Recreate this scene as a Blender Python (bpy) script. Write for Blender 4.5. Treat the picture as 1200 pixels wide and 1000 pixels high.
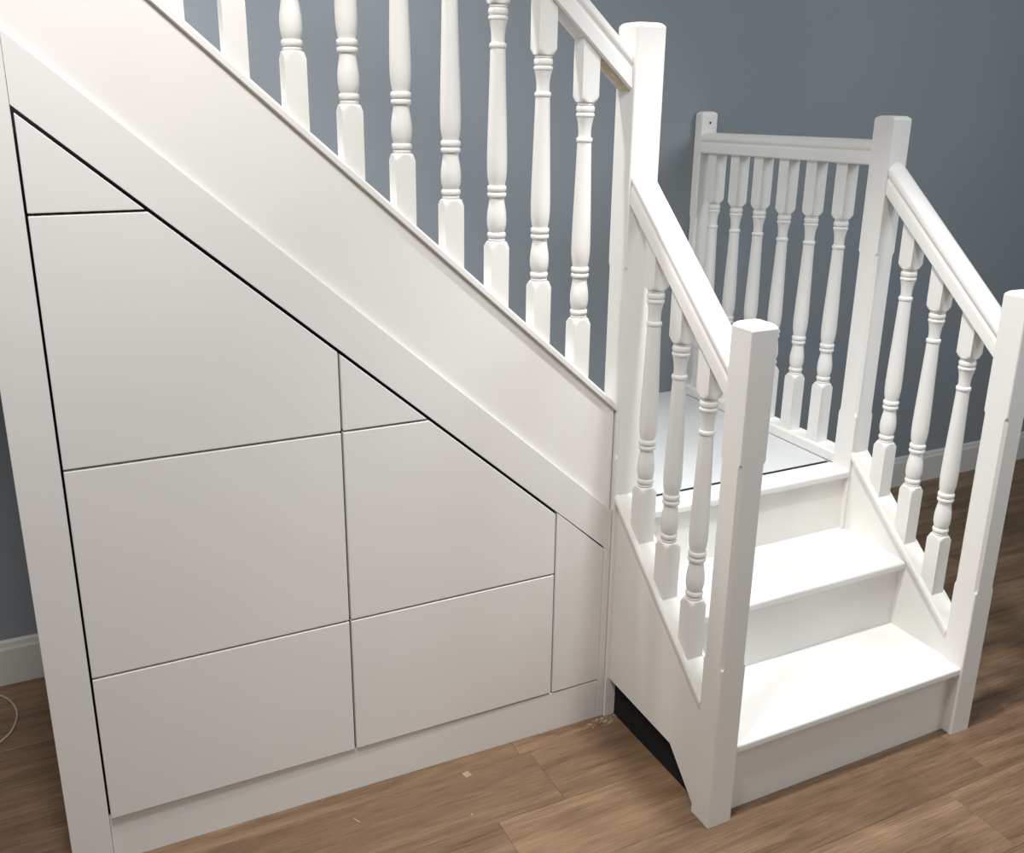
import bpy, bmesh, math, random
from mathutils import Vector, Matrix
random.seed(4)
for o in list(bpy.data.objects): bpy.data.objects.remove(o, do_unlink=True)
S = bpy.context.scene
C = S.collection

# ------------------------------------------------------------------ camera
cam = bpy.data.cameras.new('camera'); camo = bpy.data.objects.new('camera', cam); C.objects.link(camo)
F, CX, CY = 1121.08, 605.2, 462.4
YAW, PITCH, ROLL = 0.4619, 0.3068, 0.0148
fw = Vector((math.sin(YAW)*math.cos(PITCH), math.cos(YAW)*math.cos(PITCH), -math.sin(PITCH)))
rt = Vector((math.cos(YAW), -math.sin(YAW), 0)); up = rt.cross(fw)
r2 = rt*math.cos(ROLL) + up*math.sin(ROLL); u2 = -rt*math.sin(ROLL) + up*math.cos(ROLL)
M = Matrix((r2, u2, -fw)).transposed().to_4x4(); M.translation = Vector((-1.2737, -1.876, 1.6147))
camo.matrix_world = M
cam.sensor_fit = 'HORIZONTAL'; cam.sensor_width = 36; cam.lens = F/1200*36
cam.shift_x = (600-CX)/1200; cam.shift_y = (CY-500)/1200
cam.clip_start = 0.05; cam.clip_end = 60
S.camera = camo

# ------------------------------------------------------------------ world, lamps, exposure
w = bpy.data.worlds.new('world'); S.world = w; w.use_nodes = True
w.node_tree.nodes['Background'].inputs[0].default_value = (1.0, 0.975, 0.945, 1)
w.node_tree.nodes['Background'].inputs[1].default_value = 0.27
def spot(loc, target, power, col, angle, blend, r=0.05):
    l = bpy.data.lights.new('downlight', 'SPOT'); l.energy = power; l.color = col
    l.spot_size = math.radians(angle); l.spot_blend = blend; l.shadow_soft_size = r
    o = bpy.data.objects.new('downlight', l); C.objects.link(o); o.location = loc
    o.rotation_euler = (Vector(target)-Vector(loc)).to_track_quat('-Z', 'Y').to_euler()
def panel(loc, target, power, col, size, spread):
    l = bpy.data.lights.new('soft_fill_light', 'AREA'); l.energy = power; l.color = col
    l.shape = 'SQUARE'; l.size = size; l.spread = math.radians(spread)
    o = bpy.data.objects.new('soft_fill_light', l); C.objects.link(o); o.location = loc
    o.rotation_euler = (Vector(target)-Vector(loc)).to_track_quat('-Z', 'Y').to_euler()
spot((0.04, -0.49, 2.50), (0.14, -0.72, 0), 150, (1.0, 0.995, 0.98), 92, 1.0)          # over the short flight
spot((-1.25, -1.00, 3.00), (-0.9, 0.0, 0.8), 178, (1.0, 0.975, 0.945), 84, 1.0, 0.22)  # before the drawers
spot((-0.85, 0.36, 3.30), (-0.85, 0.45, 0), 140, (1.0, 0.98, 0.96), 110, 0.9)          # over the main flight
panel((2.3, -2.3, 2.6), (0.95, 0.6, 1.3), 12, (0.84, 0.94, 1.0), 1.4, 90)               # added cool fill from the right, lifting wall and front faces
S.view_settings.view_transform = 'Standard'; S.view_settings.look = 'None'
S.view_settings.exposure = 0.0; S.view_settings.gamma = 1.0; S.view_settings.use_curve_mapping = False

# ------------------------------------------------------------------ materials
def mat(name, col, rough=0.5, spec=0.4, noise=None, bump=None, amount=0.04):
    m = bpy.data.materials.new(name); m.use_nodes = True
    nt = m.node_tree; b = nt.nodes['Principled BSDF']
    b.inputs['Base Color'].default_value = (*col, 1); b.inputs['Roughness'].default_value = rough
    b.inputs['Specular IOR Level'].default_value = spec
    tc = nt.nodes.new('ShaderNodeTexCoord')
    if noise:
        n = nt.nodes.new('ShaderNodeTexNoise'); n.inputs['Scale'].default_value = noise; n.inputs['Detail'].default_value = 4
        nt.links.new(tc.outputs['Object'], n.inputs['Vector'])
        r = nt.nodes.new('ShaderNodeValToRGB')
        r.color_ramp.elements[0].position = 0.3; r.color_ramp.elements[1].position = 0.7
        r.color_ramp.elements[0].color = (*[c*(1-amount) for c in col], 1)
        r.color_ramp.elements[1].color = (*[min(1, c*(1+amount)) for c in col], 1)
        nt.links.new(n.outputs['Fac'], r.inputs['Fac']); nt.links.new(r.outputs['Color'], b.inputs['Base Color'])
    if bump:
        n = nt.nodes.new('ShaderNodeTexNoise'); n.inputs['Scale'].default_value = bump[0]; n.inputs['Detail'].default_value = 3
        nt.links.new(tc.outputs['Object'], n.inputs['Vector'])
        bp = nt.nodes.new('ShaderNodeBump'); bp.inputs['Strength'].default_value = bump[1]; bp.inputs['Distance'].default_value = 0.001
        nt.links.new(n.outputs['Fac'], bp.inputs['Height']); nt.links.new(bp.outputs['Normal'], b.inputs['Normal'])
    return m
PAINT = mat('white_satin_paint', (0.80, 0.79, 0.765), 0.42, 0.4, 5, (60, 0.15), 0.012)
TREADP = mat('white_tread_paint', (0.84, 0.83, 0.81), 0.45, 0.4, 4, (50, 0.12), 0.015)
LANDP = mat('landing_cool_grey', (0.60, 0.625, 0.635), 0.5, 0.35, 3, (40, 0.12), 0.02)  # landing colour, cooler and greyer than the treads
FRONT = mat('white_drawer_lacquer', (0.775, 0.765, 0.75), 0.5, 0.35, 3, (120, 0.08), 0.012)
CARC = mat('dark_carcass_board', (0.05, 0.046, 0.042), 0.8, 0.2, 8)
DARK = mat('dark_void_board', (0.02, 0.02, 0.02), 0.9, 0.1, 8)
HOLE = mat('dark_bolt_hole', (0.01, 0.01, 0.01), 0.9, 0.1, 8)
BARE = mat('bare_timber', (0.62, 0.52, 0.38), 0.7, 0.2, 40, None, 0.25)
WALL = mat('slate_grey_emulsion', (0.25, 0.282, 0.312), 0.75, 0.25, 1.5, (160, 0.12), 0.03)
SKIRT = mat('white_skirting_paint', (0.62, 0.62, 0.60), 0.5, 0.35, 4, None, 0.02)
CABLE = mat('grey_cable_sheath', (0.42, 0.38, 0.32), 0.5, 0.4, 30)
CHIP = mat('pale_paint_flake', (0.35, 0.275, 0.195), 0.8, 0.2, 60)
DUST = mat('sawdust', (0.62, 0.50, 0.36), 0.9, 0.1, 80, None, 0.2)

def oak():
    m = bpy.data.materials.new('oak_laminate'); m.use_nodes = True
    nt = m.node_tree; N = nt.nodes; L = nt.links; b = N['Principled BSDF']
    tc = N.new('ShaderNodeTexCoord'); oi = N.new('ShaderNodeObjectInfo')
    off = N.new('ShaderNodeMath'); off.operation = 'MULTIPLY'; off.inputs[1].default_value = 37.0
    L.new(oi.outputs['Random'], off.inputs[0])
    add = N.new('ShaderNodeVectorMath'); add.operation = 'ADD'
    cmb = N.new('ShaderNodeCombineXYZ'); L.new(off.outputs[0], cmb.inputs[0]); L.new(off.outputs[0], cmb.inputs[1]); L.new(off.outputs[0], cmb.inputs[2])
    L.new(tc.outputs['Object'], add.inputs[0]); L.new(cmb.outputs[0], add.inputs[1])
    def layer(sx, sy, scale, detail, dist):
        mp = N.new('ShaderNodeMapping'); mp.inputs['Scale'].default_value = (sx, sy, 1)
        L.new(add.outputs[0], mp.inputs['Vector'])
        n = N.new('ShaderNodeTexNoise'); n.inputs['Scale'].default_value = scale
        n.inputs['Detail'].default_value = detail; n.inputs['Distortion'].default_value = dist
        L.new(mp.outputs[0], n.inputs['Vector']); return n
    a = layer(0.7, 11, 2.4, 5, 0.7); f = layer(5, 180, 2.6, 5, 0.1); k = layer(1.6, 30, 2.2, 4, 1.2)
    ra = N.new('ShaderNodeValToRGB'); e = ra.color_ramp.elements
    e[0].position = 0.25; e[0].color = (0.168, 0.102, 0.060, 1); e[1].position = 0.75; e[1].color = (0.330, 0.217, 0.134, 1)
    q = ra.color_ramp.elements.new(0.5); q.color = (0.248, 0.157, 0.095, 1)
    L.new(a.outputs['Fac'], ra.inputs['Fac'])
    rf = N.new('ShaderNodeValToRGB'); rf.color_ramp.elements[0].position = 0.38; rf.color_ramp.elements[0].color = (0.72, 0.69, 0.66, 1)
    rf.color_ramp.elements[1].position = 0.62; rf.color_ramp.elements[1].color = (1.06, 1.06, 1.06, 1)
    L.new(f.outputs['Fac'], rf.inputs['Fac'])
    m1 = N.new('ShaderNodeMix'); m1.data_type = 'RGBA'; m1.blend_type = 'MULTIPLY'; m1.inputs['Factor'].default_value = 1
    L.new(ra.outputs['Color'], m1.inputs['A']); L.new(rf.outputs['Color'], m1.inputs['B'])
    rk = N.new('ShaderNodeValToRGB'); rk.color_ramp.elements[0].position = 0.28; rk.color_ramp.elements[0].color = (0.66, 0.62, 0.58, 1)
    rk.color_ramp.elements[1].position = 0.42; rk.color_ramp.elements[1].color = (1, 1, 1, 1)
    L.new(k.outputs['Fac'], rk.inputs['Fac'])
    m2 = N.new('ShaderNodeMix'); m2.data_type = 'RGBA'; m2.blend_type = 'MULTIPLY'; m2.inputs['Factor'].default_value = 0.8
    L.new(m1.outputs['Result'], m2.inputs['A']); L.new(rk.outputs['Color'], m2.inputs['B'])
    hv = N.new('ShaderNodeHueSaturation')
    mr = N.new('ShaderNodeMapRange'); mr.inputs['To Min'].default_value = 0.80; mr.inputs['To Max'].default_value = 1.12
    L.new(oi.outputs['Random'], mr.inputs['Value']); L.new(mr.outputs[0], hv.inputs['Value']); L.new(m2.outputs['Result'], hv.inputs['Color'])
    L.new(hv.outputs['Color'], b.inputs['Base Color']); b.inputs['Roughness'].default_value = 0.42; b.inputs['Specular IOR Level'].default_value = 0.35
    bp = N.new('ShaderNodeBump'); bp.inputs['Strength'].default_value = 0.15; bp.inputs['Distance'].default_value = 0.001
    L.new(f.outputs['Fac'], bp.inputs['Height']); L.new(bp.outputs['Normal'], b.inputs['Normal'])
    return m
OAK = oak()

# ------------------------------------------------------------------ helpers
def link(name, me, m, parent=None, loc=(0, 0, 0)):
    if m and not me.materials: me.materials.append(m)
    o = bpy.data.objects.new(name, me); C.objects.link(o); o.location = loc
    if parent: o.parent = parent
    return o
def finish(name, bm, m, parent=None, smooth=False, loc=(0, 0, 0)):
    bmesh.ops.recalc_face_normals(bm, faces=bm.faces)
    me = bpy.data.meshes.new(name); bm.to_mesh(me); bm.free()
    if smooth: me.shade_smooth()
    # meshes are modelled in world space; parts keep local coordinates relative to the parent
    if parent:
        me.transform(Matrix.Translation(-parent.location))
    return link(name, me, m, parent, loc)
def prism(poly, axis, a, b, bevel=0.0, seg=2):
    """poly: (u,v) points. axis 'y': (x,z) extruded along y; 'x': (y,z) along x; 'z': (x,y) along z"""
    bm = bmesh.new()
    f = {'y': lambda u, v, t: (u, t, v), 'x': lambda u, v, t: (t, u, v), 'z': lambda u, v, t: (u, v, t)}[axis]
    A = [bm.verts.new(f(u, v, a)) for u, v in poly]; B = [bm.verts.new(f(u, v, b)) for u, v in poly]
    bm.faces.new(A); bm.faces.new(B[::-1]); n = len(poly)
    for i in range(n): bm.faces.new((A[i], B[i], B[(i+1) % n], A[(i+1) % n]))
    if bevel: bmesh.ops.bevel(bm, geom=list(bm.edges), offset=bevel, segments=seg, affect='EDGES', profile=0.5)
    return bm
def box(x0, x1, y0, y1, z0, z1, bevel=0.0, seg=2):
    return prism([(x0, z0), (x1, z0), (x1, z1), (x0, z1)], 'y', y0, y1, bevel, seg)
def thing(name, loc, label, cat, group=None):
    o = bpy.data.objects.new(name, None); C.objects.link(o); o.location = loc; o.empty_display_size = 0.1
    o['label'] = label; o['category'] = cat
    if group: o['group'] = group
    return o
def tag(o, label, cat, group=None):
    o['label'] = label; o['category'] = cat
    if group: o['group'] = group
    return o
def structure(o): o['kind'] = 'structure'; return o
def sweep(profile, p0, p1, across):
    """profile (w, z) extruded between two points, ends cut plumb; across = unit vector for w"""
    bm = bmesh.new(); P0, P1, A = Vector(p0), Vector(p1), Vector(across)
    a = [bm.verts.new(P0 + A*w + Vector((0, 0, z))) for w, z in profile]
    b = [bm.verts.new(P1 + A*w + Vector((0, 0, z))) for w, z in profile]
    bm.faces.new(a); bm.faces.new(b[::-1]); n = len(a)
    for i in range(n): bm.faces.new((a[i], b[i], b[(i+1) % n], a[(i+1) % n]))
    return bm

# ------------------------------------------------------------------ measured layout (metres)
XN, XS = -0.063, 0.733            # left faces of the left and right newel lines
NW = 0.066                        # newel width
YQ = -0.466                       # front of the lower newels
YW = 0.847                        # back wall
ZL = 0.585                        # landing
xL, xM, xR, xE, xP = -1.294, -0.752, -0.225, -0.084, -1.375
z1, z2, z3, z4 = 1.398, 0.919, 0.464, 0.1165
diag = lambda x: 1.5802 - 0.885*(x-xL)         # underside of the sloping fascia
ftop = lambda x: 1.3534 - 0.889*(x+0.9036)     # top of the sloping fascia
SLOPE = 0.889
captop = lambda x: 0.912 - SLOPE*(x+0.086)     # main base rail top
railun = lambda x: 1.786 - SLOPE*(x+0.25)      # main handrail underside
capSL = lambda y: 0.648 + 0.885*(y+0.01)
capSR = lambda y: 0.637 + 0.905*(y+0.01)
railSL = lambda y: 1.364 + 0.894*(y+0.01)
railSR = lambda y: 1.362 + 0.880*(y+0.01)

# ------------------------------------------------------------------ room shell
floor = structure(finish('floor', box(-4.2, 4.6, -3.0, YW+0.1, -0.12, -0.011), CARC))
def plank_mesh(length):
    bm = box(0, length-0.0004, 0, 0.1896, -0.0105, 0.0)
    ed = [e for e in bm.edges if all(v.co.z > -0.001 for v in e.verts)]
    bmesh.ops.bevel(bm, geom=ed, offset=0.0006, segments=1, affect='EDGES')
    me = bpy.data.meshes.new('plank'); bm.to_mesh(me); bm.free(); me.materials.append(OAK); return me
PL = 1.29; full = plank_mesh(PL)
ends = {0: -0.313, -1: -0.49, -2: 0.7075, -3: 0.541, 1: 0.95, 2: 0.30, 3: -0.35, 4: 0.62, -4: -0.20, -5: 0.9, -6: 0.2, -7: -0.6}
for row in range(-12, 6):
    y = -0.24 + 0.19*row
    e = ends.get(row, -0.3 + 0.37*(row % 4))
    for k in range(-3, 4):
        x = e + k*PL
        if x > 4.5 or x+PL < -4.1: continue
        o = bpy.data.objects.new('plank', full); C.objects.link(o); o.parent = floor; o.location = (x, y, 0)
structure(finish('wall_back', box(-4.2, 4.6, YW, YW+0.1, 0, 3.4), WALL))
sk = [(YW, 0), (YW-0.016, 0), (YW-0.016, 0.108), (YW-0.012, 0.116), (YW-0.010, 0.128), (YW-0.004, 0.133), (YW, 0.133)]
structure(finish('baseboard_left', prism(sk, 'x', -4.2, -1.40), SKIRT))
structure(finish('baseboard_right', prism(sk, 'x', 0.83, 4.6), SKIRT))

# ------------------------------------------------------------------ staircase
stair = thing('staircase', (0.34, -0.2, 0), 'white painted L-shaped staircase with two bright treads rising to a quarter landing', 'staircase')
XI, XO = -0.022, XS+0.009
# lower strings (outer faces a little behind the newel faces)
poly = [(-0.005, 0.116), (-0.288, 0.108), (-0.394, 0.0), (-0.400, 0.0), (-0.400, capSL(-0.400)-0.020), (-0.005, capSL(-0.005)-0.020)]
finish('string', prism(poly, 'x', -0.052, XI, 0.0012, 1), PAINT, stair)
poly = [(-0.005, 0.116), (-0.288, 0.108), (-0.394, 0.0), (-0.400, 0.0), (-0.400, capSR(-0.400)-0.020), (-0.005, capSR(-0.005)-0.020)]
finish('string', prism(poly, 'x', XO, XO+0.032, 0.0012, 1), PAINT, stair)
# main string behind the fascia
a, b = -2.0, -0.0662
poly = [(a, captop(a)-0.021), (b, captop(b)-0.021), (b, captop(b)-0.36), (a, captop(a)-0.36)]
finish('string', prism(poly, 'y', 0.010, 0.040, 0.001, 1), PAINT, stair)
# treads and risers of the short flight
TX0, TX1 = XI, XO
def tread(x0, x1, y0, y1, z, t=0.023):
    bm = box(x0, x1, y0, y1, z-t, z)
    ed = [e for e in bm.edges if all(abs(v.co.y-y0) < 1e-5 for v in e.verts) and abs(e.verts[0].co.z-e.verts[1].co.z) < 1e-5]
    bmesh.ops.bevel(bm, geom=ed, offset=0.006, segments=3, affect='EDGES', profile=0.5)
    return bm
# the first tread runs forward between the two lower newels
pts = [(XN+NW, -0.461), (XS, -0.461), (XS, -0.4005), (TX1, -0.4005), (TX1, -0.2135), (TX0, -0.2135), (TX0, -0.4005), (XN+NW, -0.4005)]
bm = prism(pts, 'z', 0.177, 0.2)
ed = [e for e in bm.edges if all(abs(v.co.y+0.461) < 1e-5 for v in e.verts) and abs(e.verts[0].co.z-e.verts[1].co.z) < 1e-5]
bmesh.ops.bevel(bm, geom=ed, offset=0.006, segments=3, affect='EDGES', profile=0.5)
finish('tread', bm, TREADP, stair)
bm = prism([(TX0, -0.239), (TX1, -0.239), (TX1, -0.0055), (XS-0.0003, -0.0055), (XS-0.0003, 0.0085), (0.0145, 0.0085), (0.0145, -0.0055), (TX0, -0.0055)], 'z', 0.377, 0.4)
ed = [e for e in bm.edges if all(abs(v.co.y+0.239) < 1e-5 for v in e.verts) and abs(e.verts[0].co.z-e.verts[1].co.z) < 1e-5]
bmesh.ops.bevel(bm, geom=ed, offset=0.006, segments=3, affect='EDGES', profile=0.5)
finish('tread', bm, TREADP, stair)
finish('riser', box(XN+NW, XS, -0.4366, -0.4246, 0.0, 0.177), PAINT, stair)
finish('riser', box(TX0, TX1, -0.2146, -0.2016, 0.2, 0.377), PAINT, stair)
finish('riser', box(0.0145, XS, 0.0075, 0.0205, 0.4, 0.562), PAINT, stair)
# landing
finish('landing_nosing', tread(0.0145, XS, -0.008, 0.0700, ZL), TREADP, stair)
finish('landing_gap_strip', box(0.0145, XS-0.002, 0.0702, 0.0848, ZL-0.03, ZL-0.0022), DARK, stair)
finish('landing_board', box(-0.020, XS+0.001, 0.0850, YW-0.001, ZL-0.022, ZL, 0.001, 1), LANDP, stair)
finish('landing_edge_board', box(XS+0.003, XS+0.060, 0.0630, 0.8085, 0.36, ZL), PAINT, stair)
finish('dark_infill_panel', box(-0.032, -0.022, -0.385, -0.006, 0.0, 0.106), DARK, stair)  # black panel filling the dark opening under the left string
# main flight treads and risers behind the closed string
G, RI = 0.2135, 0.19
for n in range(1, 9):
    xr = -0.020-(n-1)*G; z = ZL+RI*n
    finish('riser', box(xr-0.012, xr, 0.0415 if n > 1 else 0.0735, YW-0.001, z-RI, z-0.022), PAINT, stair)
    finish('tread', box(xr-G, xr+0.015 if n > 1 else xr-0.0001, 0.0415 if n > 1 else 0.0735, YW-0.001, z-0.022, z, 0.003, 1), TREADP, stair)

# ------------------------------------------------------------------ newel posts
def newel(x0, y0, wx, wy, top, za, zb, label, zbase=0.0):
    o = thing('newel_post', (x0+wx/2, y0+wy/2, zbase), label, 'newel post', 'newel posts of the staircase')
    rings = [(zbase, 0.0022, 0)]
    c = 0.0022; C2 = 0.0072
    if za: rings += [(za, c, 0), (za+0.005, 0.0060, 0), (za+0.011, C2, 0), (zb-0.011, C2, 0), (zb-0.005, 0.0060, 0), (zb, c, 0)]
    rings += [(top-0.010, c, 0), (top-0.006, 0.003, 0.0012), (top-0.0015, 0.005, 0.0055), (top, 0.006, 0.009)]
    bm = bmesh.new(); prev = None
    cx, cy = x0+wx/2, y0+wy/2
    for z, ch, ins in rings:
        a, b = wx/2-ins, wy/2-ins
        r = [bm.verts.new((cx+sx, cy+sy, z)) for sx, sy in
             [(a-ch, -b), (a, -b+ch), (a, b-ch), (a-ch, b), (-a+ch, b), (-a, b-ch), (-a, -b+ch), (-a+ch, -b)]]
        if prev:
            for i in range(8): bm.faces.new((prev[i], prev[(i+1) % 8], r[(i+1) % 8], r[i]))
        else: bm.faces.new(r[::-1])
        prev = r
    bm.faces.new(prev)
    finish('post', bm, PAINT, o)
    return o
newel(XN, -0.005, 0.0765, 0.077, 1.763, 0.75, 1.228, 'tallest white newel post, where the long sloping banister meets the short steps')
newel(XN, YQ, NW, NW, 1.187, 0.416, 0.899, 'white newel post in front at the left foot of the steps, beside the drawers')
newel(XS, YQ, NW, NW, 1.187, 0.417, 0.890, 'white newel post at the right foot of the steps, at the edge of the photo')
newel(XS, -0.005, NW, 0.067, 1.568, 0.7465, 1.2126, 'white newel post at the landing corner, above the right sloping handrail')
hn = newel(0.7365, 0.810, 0.063, YW-0.810, 1.560, 0.75, 1.217, 'thin white half newel post fixed to the grey wall, with a small dark bolt hole')
bm = bmesh.new(); bmesh.ops.create_cone(bm, cap_ends=True, segments=16, radius1=0.0035, radius2=0.0035, depth=0.002)
bmesh.ops.rotate(bm, verts=bm.verts, matrix=Matrix.Rotation(math.pi/2, 3, 'X'))
bmesh.ops.translate(bm, verts=bm.verts, vec=(0.770, 0.8098, 1.524))
finish('bolt_hole', bm, HOLE, hn)

# ------------------------------------------------------------------ spindles
A2 = 0.021
def spindle_mesh(low, high, axis, slope):
    """origin at the top of the lower square block; square ends cut to the rake"""
    R0 = A2*1.4143
    prof = []                                       # (z, radius) ; the square clips anything wider
    prof += [(-0.030, R0), (-0.0125, R0), (-0.0095, 0.0283), (-0.0062, 0.0264), (-0.0030, 0.0242), (-0.0008, 0.0222), (0.0, 0.0205), (0.0006, 0.0178), (0.0025, 0.0186), (0.0055, 0.0190), (0.0068, 0.0172), (0.0080, 0.0172)]
    def torus(zc, h, r, rin):
        return [(zc + h*math.sin(t), rin + (r-rin)*max(0.0, math.cos(t))**0.7) for t in [-1.5708, -1.15, -0.75, -0.35, 0, 0.35, 0.75, 1.15, 1.5708]]
    prof += torus(0.0150, 0.0062, 0.0205, 0.0165)
    prof += [(0.0225, 0.0172), (0.028, 0.0192), (0.036, 0.0208), (0.046, 0.0214), (0.056, 0.0212), (0.066, 0.0202), (0.076, 0.0186), (0.086, 0.0170), (0.0935, 0.0163), (0.0960, 0.0168)]
    prof += torus(0.1015, 0.0052, 0.0208, 0.0172) + torus(0.1150, 0.0062, 0.0210, 0.0172)
    prof += [(0.1225, 0.0172), (0.130, 0.0190), (0.142, 0.0207), (0.158, 0.0216), (0.175, 0.0217), (0.200, 0.0213), (0.240, 0.0203), (0.290, 0.0188), (0.340, 0.0174), (0.385, 0.0163), (0.399, 0.0160)]
    prof += torus(0.4055, 0.0052, 0.0183, 0.0152)
    prof += [(0.4115, 0.0144), (0.418, 0.0142), (0.426, 0.0144), (0.436, 0.0153), (0.446, 0.0170), (0.4525, 0.0186), (0.4545, 0.0190)]
    prof += torus(0.4588, 0.0040, 0.0208, 0.0185) + torus(0.4715, 0.0070, 0.0207, 0.0172)
    prof += [(0.4790, 0.0172), (0.4805, 0.0190), (0.4835, 0.0190), (0.4838, 0.0178), (0.4856, 0.0205), (0.4864, 0.0222), (0.4886, 0.0242), (0.4918, 0.0264), (0.4951, 0.0283), (0.4981, R0), (0.515, R0)]
    SEG = 32; bm = bmesh.new(); prev = None
    def ring(zf, r):
        vs = []
        for i in range(SEG):
            t = 2*math.pi*i/SEG; c, s = math.cos(t), math.sin(t)
            q = min(r, A2/max(abs(c), abs(s)))
            x, y = q*c, q*s; vs.append(bm.verts.new((x, y, zf(x, y))))
        return vs
    d = (lambda x, y: slope*(x if axis == 'x' else y))
    rings = [(lambda x, y: -low + d(x, y), R0)] + [((lambda z: (lambda x, y: z))(z), r) for z, r in prof] + [(lambda x, y: 0.4856+high + d(x, y), R0)]
    for zf, r in rings:
        v = ring(zf, r)
        if prev:
            for i in range(SEG): bm.faces.new((prev[i], prev[(i+1) % SEG], v[(i+1) % SEG], v[i]))
        else: bm.faces.new(v[::-1])
        prev = v
    bm.faces.new(prev)
    bmesh.ops.recalc_face_normals(bm, faces=bm.faces)
    me = bpy.data.meshes.new('spindle'); bm.to_mesh(me); bm.free()
    me.shade_smooth(); me.set_sharp_from_angle(angle=math.radians(28)); me.materials.append(PAINT)
    return me
def railprof(k):
    h = [(-0.0265, 0.0), (-0.0300, 0.0035), (-0.0300, 0.0265), (-0.0290, 0.0300), (-0.0268, 0.0335), (-0.0262, 0.0360), (-0.0272, 0.0385), (-0.0292, 0.0415), (-0.0300, 0.0460), (-0.0288, 0.0525), (-0.0245, 0.0590), (-0.0170, 0.0635), (-0.0085, 0.0655), (0, 0.0660)]
    full = h + [(-w_, z) for w_, z in h[-2::-1]]
    return [(w_, z*k) for w_, z in full]
def basep(hw, t):
    return [(-hw+0.003, -t), (hw-0.003, -t), (hw, -t+0.003), (hw, -0.006), (hw-0.004, -0.0005), (hw-0.008, 0), (0.0222, 0), (0.0215, -0.003), (-0.0215, -0.003), (-0.0222, 0), (-hw+0.008, 0), (-hw+0.004, -0.0005), (-hw, -0.006), (-hw, -t+0.003)]
def rail(name, prof, p0, p1, across, parent):
    o = finish(name, sweep(prof, p0, p1, across), PAINT, parent, smooth=True)
    o.data.set_sharp_from_angle(angle=math.radians(35)); return o
KS = 1/math.cos(math.atan(SLOPE))

# main balustrade
yc = 0.034
bal = thing('balustrade', (-0.163, yc, captop(-0.163)), 'long white balustrade sloping up to the left above the drawers', 'balustrade', 'balustrades of the staircase')
xe = XN; x9 = -1.60
rail('handrail', railprof(KS), (xe, yc, railun(xe)), (x9, yc, railun(x9)), (0, 1, 0), bal)
rail('base_rail', basep(0.033, 0.0215), (xe-0.0002, yc, captop(xe)), (x9, yc, captop(x9)), (0, 1, 0), bal)
ms = spindle_mesh(0.132, 0.117, 'x', -SLOPE)
for k in range(9):
    x = -0.163-0.1073*k
    o = link('spindle', ms, PAINT, bal); o.location = Vector((x, yc, captop(x)+0.128)) - bal.location
# bare timber left under the handrail beside the tall newel
finish('rail_underside_strip', sweep([(-0.021, -0.0022), (0.021, -0.0022), (0.021, 0.0005), (-0.021, 0.0005)], (xe, yc, railun(xe)), (-0.136, yc, railun(-0.136)), (0, 1, 0)), BARE, bal)

# short flight balustrades
def short(xc, cap, rl, ks, kr, ys, zs, label):
    t = thing('balustrade', (xc, -0.2, cap(-0.2)), label, 'balustrade', 'balustrades of the staircase')
    y0, y1 = -0.0055, YQ+NW+0.0003
    rail('handrail', railprof(math.sqrt(1+kr*kr)*0.98), (xc, y0, rl(y0)), (xc, y1, rl(y1)), (1, 0, 0), t)
    rail('base_rail', basep(0.033, 0.0205), (xc, y0, cap(y0)), (xc, y1, cap(y1)), (1, 0, 0), t)
    for y, z in zip(ys, zs):
        me = spindle_mesh(z-cap(y)+0.0035, rl(y)-z-0.4856+0.003, 'y', ks)
        o = link('spindle', me, PAINT, t); o.location = Vector((xc, y, z)) - t.location
short(XN+0.033, capSL, railSL, 0.885, 0.894, (-0.0865, -0.197, -0.308), (0.703, 0.605, 0.510), 'short sloping white balustrade of three spindles on the left of the steps')
short(XS+0.033, capSR, railSR, 0.895, 0.880, (-0.0915, -0.199, -0.3095), (0.699, 0.609, 0.511), 'short sloping white balustrade of three spindles on the right of the steps')

# landing balustrade
xc = XS+0.033
t = thing('balustrade', (xc, 0.43, ZL), 'level white balustrade of six spindles along the far right of the landing', 'balustrade', 'balustrades of the staircase')
rail('handrail', railprof(1.0), (xc, 0.0622, 1.440), (xc, 0.8095, 1.427), (1, 0, 0), t)
rail('base_rail', basep(0.032, 0.0345), (xc, 0.0622, ZL+0.0345), (xc, 0.8095, ZL+0.0345), (1, 0, 0), t)
for y, dz in ((0.7511, -0.012), (0.6340, -0.011), (0.5200, -0.006), (0.4045, -0.007), (0.2880, -0.001), (0.1690, 0.003)):
    zb = 0.795+dz; ls = spindle_mesh(zb-ZL-0.0345+0.0035, 1.441-0.0174*(y-0.0622)-zb-0.4856+0.002, 'y', 0.0)
    o = link('spindle', ls, PAINT, t); o.location = Vector((xc, y, zb)) - t.location

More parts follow.
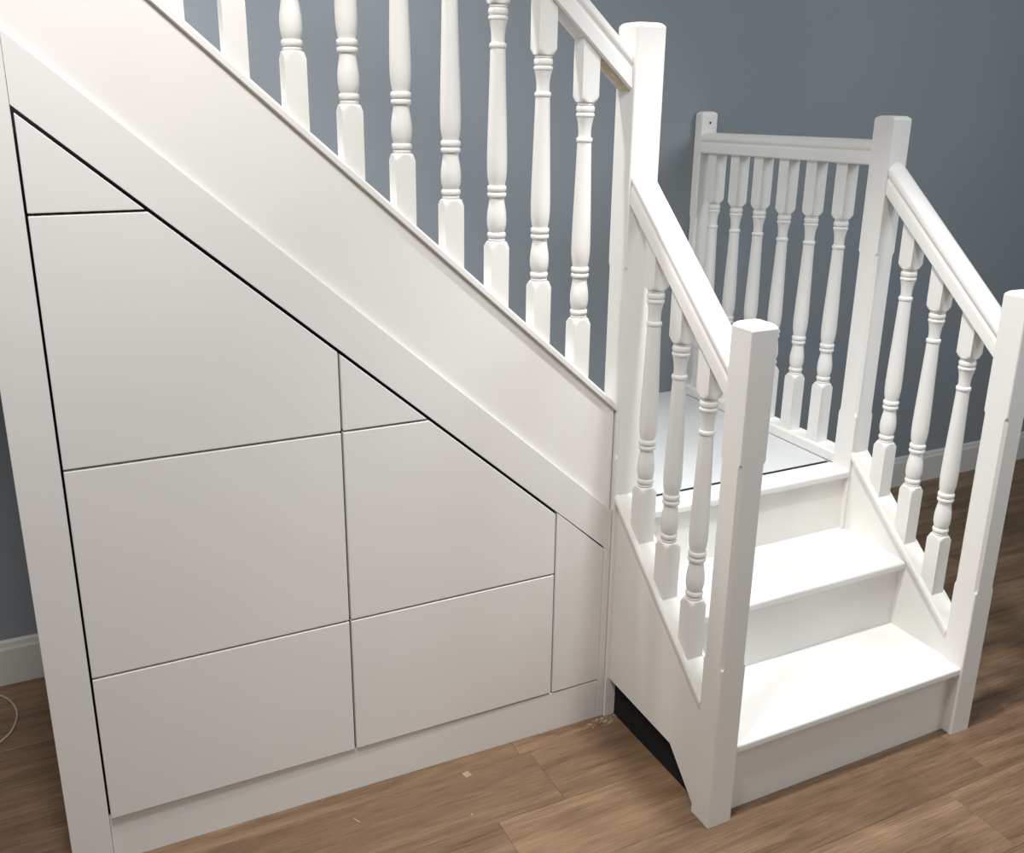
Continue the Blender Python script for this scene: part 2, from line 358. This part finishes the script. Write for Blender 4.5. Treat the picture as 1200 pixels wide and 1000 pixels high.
# ------------------------------------------------------------------ cupboard fronts under the stairs
g = 0.0024
FY0, FY1 = 0.0, 0.018
def clip(poly):
    """cut a polygon (x,z) to stay below the sloping fascia minus the gap"""
    out = []; f = lambda p: diag(p[0]) - 0.0085 - p[1]
    for i in range(len(poly)):
        p, q = poly[i], poly[(i+1) % len(poly)]; fp, fq = f(p), f(q)
        if fp >= 0: out.append(p)
        if (fp >= 0) != (fq >= 0):
            s = fp/(fp-fq); out.append((p[0]+s*(q[0]-p[0]), p[1]+s*(q[1]-p[1])))
    return out
def front(parent, x0, x1, z0, z1, name='drawer_front'):
    return finish(name, prism(clip([(x0+g, z0+g), (x1-g, z0+g), (x1-g, z1-g), (x0+g, z1-g)]), 'y', FY0, FY1, 0.0016, 2), FRONT, parent)
def carcass(parent, x0, x1):
    p = [(x0+0.012, 0.125), (x1-0.012, 0.125), (x1-0.012, diag(x1)-0.14), (x0+0.012, diag(x0)-0.14)]
    finish('carcass', prism(p, 'y', 0.05, 0.62), CARC, parent)
    for z in (z1, z2, z3):
        if z < diag(x0)-0.05:
            xe_ = min(x1-0.012, xL+(1.5802-0.02-z)/0.885)
            finish('rail', box(x0+0.012, xe_, 0.0185, 0.0495, z-0.010, z+0.004), CARC, parent)
lo = -0.0  # fronts sit on the plinth line
u1 = thing('drawer_unit', ((xL+xM)/2, 0.02, z4), 'larger left bank of four white handleless fronts under the stairs, topmost triangular', 'drawer unit', 'handleless drawer units under the stairs')
front(u1, xL, xM, z1, 2.0); front(u1, xL, xM, z2, z1); front(u1, xL, xM, z3, z2); front(u1, xL, xM, z4, z3)
carcass(u1, xL, xM)
u2_ = thing('drawer_unit', ((xM+xR)/2, 0.02, z4), 'smaller right bank of three white handleless fronts under the stairs', 'drawer unit', 'handleless drawer units under the stairs')
front(u2_, xM, xR, z2, 2.0); front(u2_, xM, xR, z3, z2); front(u2_, xM, xR, z4, z3)
carcass(u2_, xM, xR)
sur = thing('cabinet_surround', (-0.72, 0.02, 0), 'white fixed casing framing the drawers, with side post, sloping fascia, plinth and narrow end panel', 'casing')
xe2 = -0.0645
finish('fascia', prism([(xL-0.0015, diag(xL-0.0015)), (xe2, diag(xe2)), (xe2, ftop(xe2)), (xL-0.0015, ftop(xL-0.0015))], 'y', 0.0, 0.0096, 0.0008, 1), FRONT, sur)
finish('side_post', prism([(xP, 0), (xL-0.0022, 0), (xL-0.0022, ftop(xL)), (xP, ftop(xP))], 'y', 0.0, 0.0096, 0.0008, 1), FRONT, sur)
finish('side_panel', box(xP, xP+0.018, 0.0098, 0.828, 0, 1.50), FRONT, sur)
finish('plinth', prism([(xL-0.0018, 0.011), (xE-0.001, 0.0008), (xE-0.001, 0.024), (xL-0.0018, 0.024)], 'z', 0.0, z4-0.002, 0.0008, 1), FRONT, sur)
finish('end_panel', prism([(xR+g, z4+g), (xE-0.001, z4+g), (xE-0.001, diag(xE)-0.004), (xR+g, diag(xR)-0.004)], 'y', 0.0, 0.018, 0.0011, 2), FRONT, sur)
finish('stile', prism([(xE-0.0002, 0), (xe2, 0), (xe2, diag(xe2)-0.0006), (xE-0.0002, diag(xE)-0.0006)], 'y', 0.0, 0.018, 0.0008, 1), FRONT, sur)

# ------------------------------------------------------------------ small things on the floor
def tube(pts, r, name, m, seg=8):
    bm = bmesh.new(); prev = None; n = len(pts)
    P = [Vector(p) for p in pts]
    for i, p in enumerate(P):
        d = (P[min(i+1, n-1)]-P[max(i-1, 0)]).normalized(); s = d.cross(Vector((0, 0, 1))).normalized(); u = s.cross(d)
        v = [bm.verts.new(p + s*r*math.cos(2*math.pi*j/seg) + u*r*math.sin(2*math.pi*j/seg)) for j in range(seg)]
        if prev:
            for j in range(seg): bm.faces.new((prev[j], prev[(j+1) % seg], v[(j+1) % seg], v[j]))
        else: bm.faces.new(v[::-1])
        prev = v
    bm.faces.new(prev)
    return finish(name, bm, m, smooth=True)
ctrl = [(-1.70, 0.835), (-1.60, 0.822), (-1.5345, 0.782), (-1.5019, 0.7287), (-1.4892, 0.6648), (-1.5009, 0.5989), (-1.528, 0.5584), (-1.60, 0.49), (-1.75, 0.44), (-1.95, 0.43)]
pts = []
for i in range(1, len(ctrl)-2):
    p = [Vector((*c, 0.0032)) for c in ctrl[i-1:i+3]]
    for k in range(8):
        s = k/8
        pts.append(0.5*((2*p[1]) + (p[2]-p[0])*s + (2*p[0]-5*p[1]+4*p[2]-p[3])*s*s + (3*p[1]-p[0]-3*p[2]+p[3])*s**3))
tag(tube(pts, 0.0028, 'cable', CABLE), 'thin pale cable curling over the floor beyond the left side post', 'cable')
def chip(x, y, lx, ly, rot, label):
    bm = box(-lx/2, lx/2, -ly/2, ly/2, 0, 0.0009)
    bmesh.ops.rotate(bm, verts=bm.verts, matrix=Matrix.Rotation(rot, 3, 'Z')); bmesh.ops.translate(bm, verts=bm.verts, vec=(x, y, 0.0001))
    tag(finish('paint_chip', bm, CHIP), label, 'debris', 'specks on the floor in front of the drawers')
chip(-0.4918, -0.0608, 0.017, 0.019, 0.2, 'small square pale flake on the floor before the right drawers')
chip(-0.7843, -0.0961, 0.003, 0.020, 0.5, 'thin pale sliver on the floor before the left drawers')
chip(-0.5357, -0.1924, 0.006, 0.005, 0.6, 'tiny pale speck on the floor, farthest out from the plinth')
bm = bmesh.new()
for i in range(90):
    x = -0.075 + random.gauss(0, 0.022); y = -0.012 - abs(random.gauss(0, 0.014))
    L_ = random.uniform(0.002, 0.008); a = random.uniform(0, math.pi); z = 0.0004
    c, s_ = math.cos(a)*L_, math.sin(a)*L_
    v = [bm.verts.new((x-c, y-s_, z)), bm.verts.new((x+c, y+s_, z)), bm.verts.new((x+c*0.6-s_*0.3, y+s_*0.6+c*0.3, z+0.0016)), bm.verts.new((x-c*0.5-s_*0.3, y-s_*0.5+c*0.3, z+0.001))]
    bm.faces.new(v); bm.faces.new((v[0], v[3], v[2]))
o = tag(finish('sawdust', bm, DUST), 'scatter of pale shavings in the floor corner at the end of the plinth', 'shavings'); o['kind'] = 'stuff'
